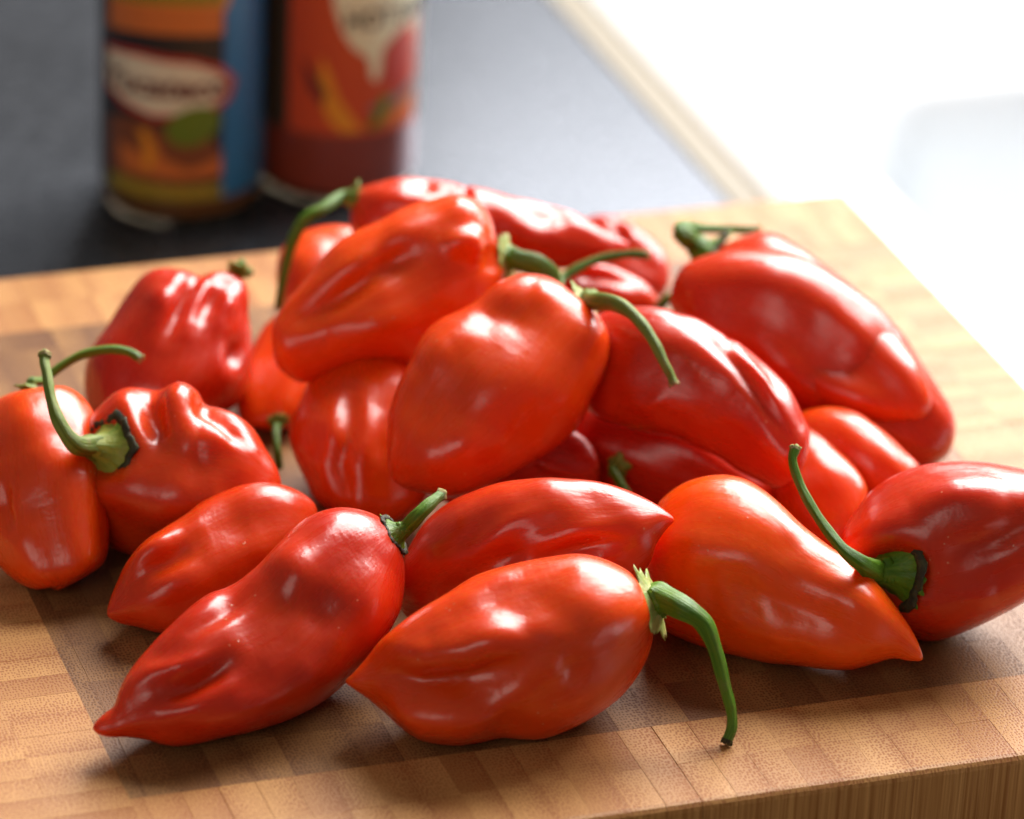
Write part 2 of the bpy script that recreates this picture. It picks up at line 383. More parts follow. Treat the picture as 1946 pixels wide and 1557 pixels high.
def tube(P,r,nr=16,seed=0,ridge=.11,cap=True):
    T=np.gradient(P,axis=0); T/=np.linalg.norm(T,axis=1,keepdims=True)
    u=np.cross(T[0],(0.3,.5,.81)); u/=np.linalg.norm(u); rows=[]; rg=np.random.RandomState(seed); ph=rg.uniform(0,6.28,3)
    th=np.arange(nr)/nr*2*math.pi
    for i in range(len(P)):
        u=u-T[i]*(u@T[i]); u/=np.linalg.norm(u); w=np.cross(T[i],u)
        q=r[i]*(1+ridge*np.cos(5*th+ph[0])+.04*np.sin(i*.55+ph[1])+.05*np.cos(2*th+ph[2]+i*.13))
        rows.append(P[i]+np.outer(q*np.cos(th),u)+np.outer(q*np.sin(th),w))
    return np.array(rows),T
GROUP='chili peppers piled on the board'
def build_pepper(d,label):
    o=np.array(d['o']); base=np.array(d['base']); A=np.array([list(a) for a in AX])
    root=empty('chili_pepper',base*.001); tag(root,label,'pepper',GROUP)
    W_=lambda P:(np.asarray(P)@A+o-base)*.001
    P,f=pepper_grid(d)
    body=link('body',grid_mesh('body',W_(P)),pepper_material('pepper_skin',d['col'][0],d['col'][1],d['seed']),root)
    def surf(p):      # the point of the skin nearest to a place on the profile, seen from the front, else the nearest rim
        q=P.reshape(-1,3); dd=np.linalg.norm(q[:,:2]-np.array(p),axis=1); c=q[dd<max(1.5,dd.min()+.6)]; return c[c[:,2].argmax()]
    rg=np.random.RandomState(d['seed']); z0=None; sc_=None
    if d.get('calyx'):
        c=d['calyx']; n=np.array(c['ax'],float); n/=np.linalg.norm(n); s=surf(c['p']); z0=s[2]
        if n[2]<.5 : z0=P[0,0,2]; s=np.array([*c['p'],z0])
        u=np.cross(n,(.2,.9,.35)); u/=np.linalg.norm(u); w=np.cross(n,u); nr=64; th=np.arange(nr)/nr*2*math.pi
        rad=c['r']; s=s+n*rad*(.2 if c['style']=='pale' else .10); sc_=s; k=c['teeth']; rag=1+.10*np.cos(k*th+rg.uniform(0,6))+.07*np.cos((k*2+1)*th+1)+rg.uniform(-.07,.07,nr)
        tooth=np.clip(np.cos(k*th+rg.uniform(0,6)),0,1)**6*(.12 if c['style']=='pale' else .26); rag=rag+tooth
        def rg_ring(fr,up,jag): return s+n*up+np.outer(rad*fr*(1+(rag-1)*jag)*np.cos(th),u)+np.outer(rad*fr*(1+(rag-1)*jag)*np.sin(th),w)
        h=rad*(.32 if c['style']=='pale' else 1)
        rows=[rg_ring(.05,1.2*h,0),rg_ring(.30,1.15*h,0),rg_ring(.35,.86*h,0),rg_ring(.44,.58*h,0),rg_ring(.58,.33*h,.04),rg_ring(.78,.14*h,.2),rg_ring(.95,.04*h,.7),rg_ring(1.05,-.05*h,1.25),rg_ring(1.02,-.12*h,1.2),rg_ring(.8,-.16*h,.5),rg_ring(.05,-.3*h,0)]
        mat={'pale':calyx_pale,'green':calyx_green,'dark':calyx_lime,'darkgreen':stem_green}[c['style']]
        ca=link('calyx',grid_mesh('calyx',W_(np.array(rows))),mat,root)
        if c['style'].startswith('dark'):
            jag=1+np.abs(rg.normal(0,.10,nr))+.08*np.cos(5*th+1); jag=(jag+np.roll(jag,1))/2
            def r2(fr,up): return s+n*up[:,None]+np.outer(rad*fr*jag*np.cos(th),u)+np.outer(rad*fr*jag*np.sin(th),w)
            wob=rg.uniform(-.06,.10,nr)*h; one=np.ones(nr)
            rows=[r2(.86,.085*h*one),r2(.97,.11*h*one+wob*.5),r2(1.13,.06*h*one+wob),r2(1.15,-.03*h*one+wob),r2(.9,-.10*h*one),r2(.86,.085*h*one)]
            link('dried_rim',grid_mesh('dried_rim',W_(np.array(rows))),dry_black,ca)
    if d.get('stem'):
        s=d['stem']; pts=np.array(s['p'],float); 
        if z0 is None: z0=P[0,0,2]
        pts[:,2]+=z0; rad_=np.array(s['r'])*.74
        if sc_ is not None:       # the stem grows out of the calyx along its axis
            q=((.1,.56),(.35,.47)) if c['style']=='pale' else ((.45,.47),(.85,.38))
            keep=[i for i in range(len(pts)) if (pts[i]-sc_)@n>rad*(q[-1][0]+.22) or i>=4]
            pts=np.r_[[sc_+n*rad*a for a,_ in q],pts[keep]]; rad_=np.r_[[rad*b_ for _,b_ in q],np.minimum(rad_[keep],rad*q[-1][1])]
        C=spline(pts,9); rr=spline(rad_[:,None],9)[:,0]
        rows,T=tube(C,rr,16,d['seed'])
        e=rows[-1]; cen=e.mean(0); t=T[-1]
        rows=np.concatenate([rows[:1]*0+rows[0].mean(0),rows])
        st=link('stem',grid_mesh('stem',W_(rows)),stem_olive if d['col'][1]>.28 and d['id'] in('calyx_left','center') else stem_green,root)
        er=rr[-1]; jig=rg.uniform(.85,1.2,16)[:,None]
        off_=rg.uniform(-.2,.35,16)[:,None]*er*t
        rows=np.array([cen+(e-cen)*1.02-t*er*.5,cen+(e-cen)*1.12*jig+t*er*.1,cen+(e-cen)*1.05*jig+t*er*.3+off_,cen+(e-cen)*.6+t*er*.22,np.repeat([cen+t*er*.12],16,0)])
        link('cut_end',grid_mesh('cut_end',W_(rows)),cut_mat if d['id']!='front_center' else dry_black,st)
    return root
PEPPERS=[
{'id':'front_center','S':(26.29,8.43),'T':(-27.71,-5.49),'up':[(24.3,12.88),(20.41,15.54),(14.73,17.15),(8.95,16.67),(1.28,15.16),(-4.5,13.26),(-10.18,9.85),(-15.96,6.35),(-20.51,2.56),(-24.01,-1.33),(-26.29,-3.98)],'lo':[(27.71,3.32),(27.14,-0.57),(25.43,-4.36),(22.4,-8.24),(18.52,-11.27),(12.84,-14.3),(7.44,-16.1),(3.55,-16.1),(0.14,-15.91),(-3.27,-16.67),(-8.29,-17.15),(-13.31,-16.48),(-17.1,-14.3),(-20.51,-10.89),(-24.01,-8.24),(-26.29,-6.73)],'k':0.95,'lean':8.18,'seed':3,'col':(0.5,0.5),'feat':[([(-21.83,-3.13),(-14.26,-5.21),(-4.78,-5.21),(0.9,-2.84),(5.64,-0)],3.22,-2.2),([(-19.94,-9),(-13.31,-12.41),(-6.68,-12.6),(0.9,-10.42)],3.22,1.2),([(-12.36,1.89),(-4.78,2.84),(4.69,3.32)],4.36,0.9),([(14.16,9.95)],6.63,0.5),([(13.21,-0.47),(12.27,-6.16)],2.46,-0.5)],'calyx':{'p':(26.29,7.86),'ax':(0.93,0.34,0.3),'r':6.06,'teeth':6,'style':'pale'},'stem':{'p':[(25.72,8.43,0),(29.51,7.86,4),(33.11,7.29,6),(36.42,4.74,5.5),(38.6,-0,4),(40.31,-6.16,2.2),(41.63,-10.89,1),(41.82,-14.21,0.8),(40.87,-16.77,1)],'r':[5.3,3.98,2.94,2.27,1.71,1.52,1.33,1.28,1.28]},'o':[-4.53,-44.19,15.51],'base':[-3.29,-43.91,-0.4]},
{'id':'front_left','S':(25.27,16.15),'T':(-27.36,-17.57),'up':[(23.18,18.81),(20.14,20.33),(15.39,20.99),(10.73,19.76),(6.74,16.91),(4.65,14.53),(0.66,10.16),(-4.08,6.93),(-7.69,5.7),(-10.92,3.32),(-14.15,0.09),(-17.38,-3.13),(-20.52,-6.74),(-22.61,-10.73),(-23.75,-13.96),(-26.22,-15.96)],'lo':[(26.98,11.87),(27.36,7.31),(26.6,2.28),(24.32,-1.9),(21.09,-6.08),(16.72,-10.73),(12.73,-13.96),(6.74,-17.1),(0.66,-18.71),(-5.32,-19.76),(-11.3,-20.99),(-14.91,-20.9),(-18.14,-19.95),(-21.37,-19.38),(-24.6,-19.19),(-26.6,-18.52)],'k':0.95,'lean':29.13,'seed':10,'col':(0.12,0.25),'feat':[([(-14.06,-11.78),(-10.26,-10.16),(-5.98,-7.98),(-2.66,-5.89)],2.09,-1.6),([(-21.66,-11.59),(-16.91,-8.26),(-12.16,-7.03),(-7.41,-4.94)],2.47,1),([(3.99,13.58),(7.79,10.26),(7.79,6.46)],4.75,0.7),([(10.64,6.46),(15.39,-1.14)],5.7,-0.4),([(-0.76,5.51),(-5.51,2.18),(-12.16,-1.14)],2.09,-0.7),([(-14.06,-15.39),(-5.51,-14.91),(3.99,-13.49)],3.8,0.8)],'calyx':{'p':(25.08,15.77),'ax':(0.85,0.5,0.2),'r':3.42,'teeth':5,'style':'darkgreen'},'stem':{'p':[(24.41,15.48,0),(27.26,17.38,2),(29.83,19.57,2),(32.01,21.66,0),(34.01,23.18,-3)],'r':[3.23,2.56,1.9,1.52,1.33]},'o':[-49.58,-41.13,16.36],'base':[-48.11,-41.25,-0.4]},
{'id':'behind_left','S':(19.27,5.96),'T':(-19.27,-10.4),'up':[(18.58,10),(16.12,12.07),(11.88,13.55),(5.67,13.75),(1.53,12.47),(-2.61,10.4),(-5.57,7.93),(-8.92,5.47),(-12.67,2.91),(-15.92,-0.84),(-17.99,-4.98),(-19.07,-7.93)],'lo':[(18.58,1.03),(15.13,-3.4),(9.22,-7.84),(2.32,-11.58),(-3.6,-13.75),(-10.1,-13.55),(-13.45,-12.67),(-17.59,-11.68)],'k':0.9,'lean':15.85,'seed':17,'col':(0.35,0.35),'feat':[([(-11.98,-2.41),(-7.54,0.05),(-3.6,2.51)],2.37,-1),([(-15.43,-2.91),(-11.48,1.03),(-7.54,3.99)],1.97,0.7)],'o':[-58.93,-8.25,11.5],'base':[-58.35,-8.42,-0.4]},
{'id':'calyx_left','S':(-18.89,0.71),'T':(19.19,-2.82),'up':[(-18.69,6.75),(-15.97,11.99),(-13.25,14.71),(-10.63,15.92),(-7.2,15.92),(-4.48,15.72),(-1.86,16.42),(0.55,16.62),(2.57,15.41),(4.18,13.1),(7.3,12.09),(10.63,10.68),(13.65,8.36),(15.97,4.94),(18.39,0.91)],'lo':[(-19.19,-3.83),(-18.19,-8.87),(-15.67,-12.59),(-12.74,-14.71),(-9.72,-15.82),(-2.57,-16.62),(5.49,-15.41),(12.54,-12.19),(17.38,-7.56)],'k':0.95,'lean':6,'seed':24,'col':(0.3,0.3),'feat':[([(-5.59,13.8),(-4.58,9.77),(-2.57,5.74)],2.42,-1.6),([(2.97,12.59),(7.51,9.77),(12.54,5.74)],1.61,-1),([(-0.05,14.31)],3.02,1.1),([(-10.63,12.8)],3.22,0.9),([(-14.16,3.22)],4.63,-1.6),([(0.45,6.75),(9.52,4.74)],3.63,1),([(7.51,-3.32),(15.57,-3.32)],3.02,-0.5)],'blunt':0.65,'calyx':{'p':(-13.95,3.53),'ax':(-0.62,0.18,0.75),'r':5.74,'teeth':8,'style':'dark'},'stem':{'p':[(-13.45,3.53,0),(-16.07,3.53,5),(-18.89,5.54,10),(-21.51,9.27,11),(-23.32,13.8,9),(-24.33,18.34,6),(-25.04,20.85,4),(-25.04,22.27,3)],'r':[4.43,3.63,2.12,1.71,1.41,1.31,1.21,1.51]},'o':[-67.07,15.87,16.55],'base':[-68.2,15.65,-0.4]},
{'id':'left_edge','S':(-3.41,18.64),'T':(4.21,-19.24),'up':[(0.6,19.14),(3.61,19.24),(6.21,18.03),(8.22,16.23),(9.82,13.63),(11.22,7.61),(12.52,-0.4),(13.33,-7.41),(13.33,-11.72),(12.52,-14.33),(9.12,-16.83),(6.11,-18.44)],'lo':[(-6.81,17.83),(-9.82,16.13),(-12.32,11.62),(-13.33,4.61),(-12.52,-2.4),(-10.62,-9.42),(-7.81,-14.33),(-5.71,-16.43),(-2.71,-18.34),(0.2,-19.14),(2.3,-18.84)],'k':0.95,'lean':18.33,'seed':31,'col':(0.55,0.6),'feat':[([(-5.81,2.1),(-6.01,-3.41),(-3.81,-8.42)],1.6,-0.9),([(-2.81,-5.41),(1.7,-13.43)],4.41,0.35),([(2.2,9.62),(3.21,2.6)],4.01,0.4)],'calyx':{'p':(-3.21,18.44),'ax':(0.3,0.9,-0.3),'r':2.2,'teeth':5,'style':'green'},'stem':{'p':[(-3.41,17.83,-2),(-1.2,20.44,-6),(2.2,23.14,-8),(6.21,25.35,-8),(11.22,26.35,-6),(15.43,25.95,-4),(18.03,24.55,-3)],'r':[2.6,2,1.7,1.4,1.2,1.1,1.1]},'o':[-93.35,9.62,15.11],'base':[-93.03,9.84,-0.4]},
{'id':'back_left','S':(12.63,15.39),'T':(-2.23,-16.24),'up':[(15.07,13.48),(15.82,10.51),(15.82,7.22),(16.45,3.4),(16.67,-1.91),(16.03,-7.22),(13.69,-11.46),(8.39,-14.65),(3.08,-16.24)],'lo':[(10.61,15.6),(7.96,15.29),(6.05,14.86),(4.67,15.29),(2.44,15.92),(-0.53,16.24),(-3.5,15.71),(-5.94,14.01),(-8.39,11.04),(-10.61,7.75),(-12.84,3.93),(-14.75,0.96),(-16.03,-2.02),(-16.67,-4.78),(-16.56,-9.34),(-14.97,-13.59),(-9.66,-15.92)],'k':0.95,'lean':10.47,'seed':38,'col':(0.08,0.2),'feat':[([(6.05,15.07),(4.14,10.83),(2.55,6.58),(0.42,2.34)],1.91,-1.7),([(-0.11,12.42),(-2.23,7.64)],2.76,0.6),([(10.51,12.42),(7.85,7.64),(6.79,4.46)],2.12,-0.9),([(13.91,1.27),(13.16,-4.03)],1.49,-0.9),([(11.04,10.83),(12.63,6.58)],1.91,0.8)],'calyx':{'p':(13.48,15.92),'ax':(0.45,0.8,-0.6),'r':2.12,'teeth':4,'style':'green'},'stem':{'p':[(13.48,15.92,-3),(14.22,16.56,-8),(14.97,15.92,-16)],'r':[2.55,2.12,1.49]},'o':[-74.24,69.09,16.26],'base':[-71.38,68.31,-0.4]},
{'id':'orange_upright','S':(0.38,-12.52),'T':(1.77,12.52),'up':[(-3.6,-12.2),(-6.61,-11.13),(-8.22,-7.9),(-8.65,-4.68),(-7.9,-1.13),(-6.61,2.85),(-5.11,6.07),(-2.85,9.62)],'lo':[(4.68,-10.59),(7.36,-7.36),(8.65,-1.99),(8.44,3.39),(7.15,8.76),(4.68,11.45)],'k':0.95,'lean':-18.27,'seed':45,'col':(0.75,0.5),'feat':[],'calyx':{'p':(0.05,-11.88),'ax':(0.15,-0.8,0.6),'r':1.93,'teeth':5,'style':'green'},'stem':{'p':[(0.05,-11.88,3),(0.48,-15.96,7),(1.02,-19.73,7),(1.77,-23.49,5)],'r':[2.58,2.15,1.72,1.5]},'o':[-52.32,78.28,8.16],'base':[-51.56,77.65,-0.4]},
{'id':'top_orange','S':(22.01,6.38),'T':(-22.22,-14.85),'up':[(20.65,12.34),(19.6,15.16),(17.93,17.25),(15.11,18.61),(12.7,18.92),(8.1,17.88),(2.88,16.21),(-2.35,13.38),(-6.85,11.29),(-11.03,8.47),(-14.59,4.29),(-18.04,-0.21),(-20.86,-3.76),(-22.43,-6.9),(-22.85,-10.66)],'lo':[(22.85,2.93),(21.49,-1.78),(17.83,-6.48),(12.6,-11.19),(6.33,-14.85),(1.52,-15.68),(-2.35,-15.27),(-5.8,-15.58),(-9.99,-16.62),(-13.54,-18.09),(-17.41,-18.92),(-20.34,-17.15)],'k':0.8,'lean':12.73,'seed':52,'col':(0.66,0.25),'feat':[([(-18.77,-7.53),(-10.4,-2.3),(-2.04,2.93),(5.28,8.16)],2.72,-1.2),([(10.51,8.16),(15.74,8.99),(18.35,6.06)],2.72,1.6),([(5.28,1.88),(0.05,6.06),(-4.13,8.16)],4.18,-0.7),([(-12.49,-9.62),(-4.13,-8.05),(6.33,-5.44)],4.18,0.8),([(20.96,9.2),(19.92,2.93)],2.3,-0.8),([(14.69,15.47)],4.18,0.5)],'calyx':{'p':(22.53,6.06),'ax':(1,0.1,0.35),'r':4.6,'teeth':5,'style':'pale'},'stem':{'p':[(22.01,6.06,0),(25.67,5.86,2),(29.33,4.81,2),(31.94,2.93,0),(33.09,0.31,-4),(33.72,0.84,-8),(34.35,2.3,-11),(38.22,4.81,-13),(42.92,6.69,-14),(48.15,7.53,-14),(51.91,7.32,-14)],'r':[6.06,4.6,3.45,2.51,1.78,1.36,1.25,1.25,1.2,1.15,1.2]},'o':[-30.07,62.97,35.01],'base':[-29.41,62.39,19.6]},
{'id':'back_orange','S':(5.73,10.81),'T':(-9.7,-10.14),'up':[(0.22,12.13),(-5.29,11.69),(-9.7,9.92),(-12.46,6.95),(-13.45,3.09),(-13.34,-1.32),(-12.24,-6.84)],'lo':[(12.35,7.5),(13.45,-0.22),(10.14,-6.84),(3.53,-11.25),(-4.19,-12.13)],'k':0.95,'lean':11.63,'seed':59,'col':(0.72,0.2),'feat':[],'o':[-41.6,108.46,13.82],'base':[-42.71,108.94,3.6]},
{'id':'top_back','S':(-27.73,5.83),'T':(28.82,-3.87),'up':[(-27.08,7.46),(-23.59,8.88),(-19.23,9.97),(-15.96,10.08),(-11.93,9.75),(-7.57,8.99),(-4.74,8.23),(-1.47,7.79),(4.09,6.16),(9.86,5.07),(16.73,3.21),(19.89,1.58),(22.94,-0.38),(26.1,-2.12)],'lo':[(-28.82,2.67),(-28.6,-1.14),(-25.99,-4.96),(-18.58,-8.23),(-8.77,-9.86),(2.12,-10.08),(13.02,-9.32),(21.74,-8.01),(26.64,-6.48)],'k':0.95,'lean':0.36,'seed':66,'col':(0.2,0.15),'feat':[([(-5.5,8.45),(-4.41,4.85)],1.09,-1),([(7.57,1.04),(14.11,2.67),(17.38,1.04)],3.05,-0.8),([(-0.05,6.48),(5.39,-0.05),(10.84,-2.23)],3.05,0.5),([(-15.31,8.66),(-10.95,7.57)],1.96,-0.5)],'calyx':{'p':(-27.62,5.61),'ax':(-1,0.15,0.1),'r':3.27,'teeth':5,'style':'green'},'stem':{'p':[(-26.86,5.39,0),(-30.35,4.52,4),(-34.38,3.21,6),(-37.76,1.04,7),(-40.16,-2.78,7),(-41.68,-7.68,6),(-42.77,-12.59,6),(-43.53,-17.27,6)],'r':[3.27,2.83,2.29,1.85,1.53,1.31,1.2,1.09]},'o':[-10.99,104.31,30.57],'base':[-12.16,104.08,20.6]},
{'id':'back_right_pink','S':(-9.2,6.42),'T':(9.88,-5.85),'up':[(-7.04,9.37),(-3.86,10.05),(0,9.37),(3.52,7.44),(6.7,4.6),(9.31,1.31),(10.22,-1.76),(10.34,-4.15)],'lo':[(-10.34,0.74),(-8.07,-5.51),(-2.39,-9.49),(3.86,-10.05),(7.84,-8.58)],'k':0.95,'lean':13.35,'seed':73,'col':(0.18,0.1),'feat':[([(-1.25,8.69),(-0.11,3.01)],1.82,-0.8)],'o':[17.52,138.43,7.93],'base':[17.44,138.46,-0.4]},
{'id':'small_behind','S':(10.86,-1.64),'T':(-10.86,0.66),'up':[(10.2,0.33),(8.88,2.08),(7.13,3.73),(4.72,5.26),(1.43,6.69),(-2.3,7.57),(-4.82,7.35),(-7.89,5.7),(-9.98,3.4)],'lo':[(10.2,-4.82),(4.72,-7.57),(-2.96,-7.57),(-8.99,-4.28)],'k':0.95,'lean':1.97,'seed':80,'col':(0.25,0.1),'feat':[([(-6.25,4.5),(-0.77,5.04),(4.72,3.4)],1.32,-0.7)],'stem':{'p':[(10.2,-1.64,3),(11.51,-0.44,5),(12.61,0.55,5),(13.6,0.99,4)],'r':[1.54,1.32,1.21,1.32]},'o':[14.53,103.25,15.33],'base':[14.35,103.05,7.6]},
{'id':'right_big','S':(-18.61,15.35),'T':(20.43,-18.98),'up':[(-14.01,17.81),(-10.91,19.09),(-7.49,19.94),(-4.38,19.52),(-1.71,17.91),(1.28,15.67),(5.13,12.57),(8.98,9.57),(12.73,5.72),(16.58,1.55),(20,-2.73),(22.35,-6.58),(23.74,-10),(24.6,-13.21),(24.6,-16.52),(23.21,-18.45)],'lo':[(-21.28,11.5),(-23.21,8.39),(-24.38,5.29),(-24.6,1.76),(-22.89,-3.05),(-19.14,-8.39),(-13.26,-13.21),(-5.77,-17.16),(2.78,-19.41),(10.27,-19.94),(15.61,-19.52)],'k':0.95,'lean':28.16,'seed':87,'col':(0.3,0.2),'feat':[([(-18.61,6.58),(-7.91,-1.98),(3.85,-11.6),(17.75,-18.55)],3.64,0.6),([(-8.98,8.72),(1.71,0.16),(12.41,-9.46)],5.35,-0.35)],'wave':0.4,'calyx':{'p':(-18.39,14.7),'ax':(-0.8,0.75,0.1),'r':5.13,'teeth':6,'style':'darkgreen'},'stem':{'p':[(-17.75,14.06,0),(-20.75,16.52,4),(-23.1,18.34,6),(-24.06,19.62,5),(-22.89,20.69,2),(-19.14,20.69,-2),(-13.8,20.69,-6),(-7.7,20.48,-9)],'r':[6.63,5.03,3.85,2.89,2.14,1.5,1.34,1.28]},'o':[53.52,80.18,22.57],'base':[53.58,79.63,6.6]},
{'id':'behind_right_big','S':(-28.62,11.44),'T':(27.34,-19.1),'up':[(-27.98,15.59),(-26.28,18.78),(-22.87,20.69),(-15.21,22.08),(-4.57,21.76),(6.06,15.91),(12.23,11.65),(15.85,7.93),(19.04,3.99),(21.17,0.59),(23.09,-2.29),(25.11,-5.37),(27.45,-9.1),(28.62,-12.93),(28.3,-16.76)],'lo':[(-26.92,7.71),(-22.66,1.33),(-13.09,-7.18),(-2.45,-14.63),(8.19,-19.95),(16.7,-22.08),(22.13,-22.08),(25.21,-21.01)],'k':0.9,'lean':5.97,'seed':94,'col':(0.25,0.2),'feat':[],'o':[55.56,72.89,19.02],'base':[55.7,72.55,-0.4]},
{'id':'mid_right','S':(-21.09,10.72),'T':(20.48,-15.32),'up':[(-19.05,14.61),(-15.68,16.95),(-11.59,17.57),(-8.73,17.67),(-5.26,17.26),(-2.4,16.34),(1.38,15.22),(5.67,12.56),(10.06,10.01),(12.92,7.66),(16.09,4.8),(18.74,1.94),(20.48,-1.23),(21.7,-4.19),(22.62,-6.13),(22.42,-9.19),(21.6,-12.05)],'lo':[(-22.62,6.64),(-22.62,2.04),(-20.58,-1.74),(-18.03,-4.09),(-13.43,-5.62),(-8.53,-7.05),(-2.91,-7.86),(0.87,-9.7),(5.57,-11.75),(8.73,-14.09),(13.12,-16.34),(16.19,-17.67),(18.64,-17.06)],'k':0.85,'lean':20.52,'seed':101,'col':(0.15,0.15),'feat':[([(-2.2,15.83),(2.91,11.75),(9.04,5.62),(14.15,-1.53),(18.23,-8.68)],1.53,-0.55),([(9.04,7.66),(13.12,2.55),(16.19,-2.55)],1.43,0.8),([(-11.39,11.75),(-1.17,8.68),(7,1.53)],4.49,0.6),([(-12.41,-1.02),(-8.32,-2.04),(-5.26,-0)],1.23,0.5),([(7,11.75),(7.51,9.7)],1.23,-0.6)],'o':[29.9,35.43,28],'base':[29.91,35.61,16.6]},
{'id':'dark_under','S':(-20.79,2.86),'T':(20.79,-7.02),'up':[(-20.27,7.54),(-16.64,11.18),(-8.84,11.18),(0.52,9.1),(7.8,5.46),(14.04,1.3),(18.19,-2.86)],'lo':[(-17.67,-2.86),(-10.92,-7.02),(-3.64,-9.83),(3.64,-11.18),(11.96,-11.18),(17.67,-9.62)],'k':0.8,'lean':8.73,'seed':108,'col':(0.05,0.1),'feat':[],'calyx':{'p':(-11.64,-1.61),'ax':(-0.5,-0.2,0.7),'r':2.29,'teeth':5,'style':'green'},'stem':{'p':[(-11.44,-1.61,2),(-10.29,-3.9,5),(-8.84,-6.29,6)],'r':[1.66,1.35,1.25]},'o':[27.35,43.95,9.22],'base':[26.66,43.58,-0.4]},
{'id':'dark_mid','S':(16.77,-0.1),'T':(-16.77,-4.75),'up':[(15.22,4.02),(11.09,7.12),(5.42,8.67),(-1.81,7.43),(-9.03,4.02),(-14.19,-0.1)],'lo':[(16.25,-3.71),(11.09,-6.81),(4.39,-8.36),(-3.87,-8.67),(-12.13,-7.84)],'k':0.6,'lean':5.69,'seed':115,'col':(0.08,0.1),'feat':[([(3.87,1.24),(7.48,-0.62),(11.61,-1.65)],1.03,0.6)],'o':[-3.52,36.91,10.45],'base':[-2.84,36.42,1.6]},
{'id':'lower_center','S':(-25.71,-6.54),'T':(25.71,6.93),'up':[(-25.22,-2.63),(-23.17,1.95),(-20.25,6.44),(-15.56,10.25),(-10.98,12.29),(-6.59,13.76),(-2.68,14.34),(1.71,14.64),(6.88,14.44),(11.95,13.86),(16.73,12.59),(21.03,10.64),(24.15,8.59)],'lo':[(-24.93,-9.95),(-22,-12.88),(-16.15,-14.64),(-6.39,-14.34),(4.34,-11.9),(13.12,-8),(18.49,-4.59),(21.13,-1.17),(22.59,2.93),(24.44,5.46)],'k':0.9,'lean':12,'seed':122,'col':(0.22,0.3),'feat':[([(-19.08,-1.66),(-11.27,0.78),(-5.42,5.66),(2.39,9.56)],2.15,0.8),([(0.44,-0.2),(8.25,1.76),(16.05,3.71)],2.15,-1),([(-18.1,-7.03),(-11.27,-5.07)],2.54,-0.6),([(-1.51,1.76),(-7.37,-1.17)],2.15,-0.8)],'o':[0.96,-14.47,18.56],'base':[-0.05,-14.2,1.6]},
{'id':'orange_right','S':(-25.21,1.22),'T':(25.21,-15.81),'up':[(-24.62,7.59),(-23.06,12.48),(-20.32,15.03),(-16.11,17.18),(-11.5,17.97),(-7.29,17.38),(-4.06,15.52),(-0.34,12.29),(4.26,8.08),(11.21,2.99),(16.3,-1.13),(20.02,-5.34),(22.86,-9.45),(24.82,-13.56)],'lo':[(-25.21,-3.67),(-24.04,-8.08),(-21.2,-11.31),(-17.48,-13.17),(-12.87,-14.64),(-7.29,-15.71),(-2.2,-16.79),(2.01,-17.18),(7.1,-17.87),(12.19,-17.97),(16.3,-16.89),(20.02,-15.81),(22.86,-16.11)],'k':0.95,'lean':17.45,'seed':129,'col':(1,0.25),'feat':[([(-19.34,0.73),(-8.57,-2.2),(1.22,-6.12),(11.01,-10.04)],3.92,-1),([(-13.46,13.46),(-3.67,8.57),(7.1,1.71)],4.31,0.6),([(-8.57,-9.06),(5.14,-12.48)],3.92,0.5)],'o':[47.28,-12.2,16.6],'base':[45.44,-13.35,-0.4]},
{'id':'right_red','S':(-20.49,-0.15),'T':(20.49,3.81),'up':[(-20,3.61),(-17.72,7.37),(-14.95,10.94),(-11.19,13.71),(-6.04,15.79),(-1.29,16.78),(5.74,16.98),(10.39,16.28),(14.85,15.29),(18.51,13.21),(20.49,8.76)],'lo':[(-19.9,-5.1),(-16.33,-10.05),(-11.38,-14.2),(-6.04,-16.58),(-3.66,-16.98),(0.1,-16.28),(4.75,-14.4),(9.5,-12.03),(14.35,-9.06),(18.31,-4.6),(20.29,-0.15)],'k':0.95,'lean':4,'seed':136,'col':(0.15,0.3),'feat':[([(-11.38,-3.61)],4.95,-1.6),([(-2.47,-0.15),(5.44,1.83),(13.96,6.29)],2.57,-0.8),([(-8.41,8.27),(-0.49,10.25),(9.4,10.25)],4.36,1.1),([(-2.47,-8.07),(7.42,-6.09)],4.36,0.6)],'blunt':0.45,'calyx':{'p':(-11.38,-3.32),'ax':(-0.82,-0.05,0.55),'r':6.43,'teeth':8,'style':'darkgreen'},'stem':{'p':[(-10.89,-3.12,0),(-14.35,-3.12,7),(-17.82,-1.73,11),(-21.28,0.84,12),(-24.25,4.5,10),(-27.02,8.76,8),(-29.2,13.21,6),(-30.39,17.17,5),(-29.8,19.55,4)],'r':[4.75,3.66,2.28,1.58,1.34,1.19,1.09,1.09,1.29]},'o':[79.05,-1.42,16.79],'base':[79.24,-0.85,-0.4]},
{'id':'behind_orange_a','S':(-7.21,6.54),'T':(5.66,-9.42),'up':[(-5.87,9.83),(-2.78,11.48),(0.51,10.04),(3.4,7.47),(5.97,4.58),(7.93,1.6),(8.75,-0.88),(8.34,-3.55),(7.31,-6.64)],'lo':[(-8.75,2.42),(-8.24,-3.76),(-4.63,-8.91),(0,-11.48),(3.6,-11.48)],'k':0.9,'lean':12.36,'seed':143,'col':(0.6,0.2),'feat':[],'o':[56.59,34.71,10.34],'base':[55.96,34.51,1.6]},
{'id':'behind_orange_b','S':(-12.75,7.23),'T':(12.44,-4.22),'up':[(-10.88,10.04),(-7.13,11.29),(-3.38,11.5),(0.36,10.56),(3.28,8.69),(6.61,6.09),(10.04,2.76),(12.75,-0.36)],'lo':[(-12.75,1.51),(-8.59,-5.78),(-2.34,-10.46),(3.9,-11.5),(9.63,-8.9)],'k':0.9,'lean':6.77,'seed':150,'col':(0.6,0.2),'feat':[],'o':[63.55,45.32,9.67],'base':[63.24,45.6,-0.4]},
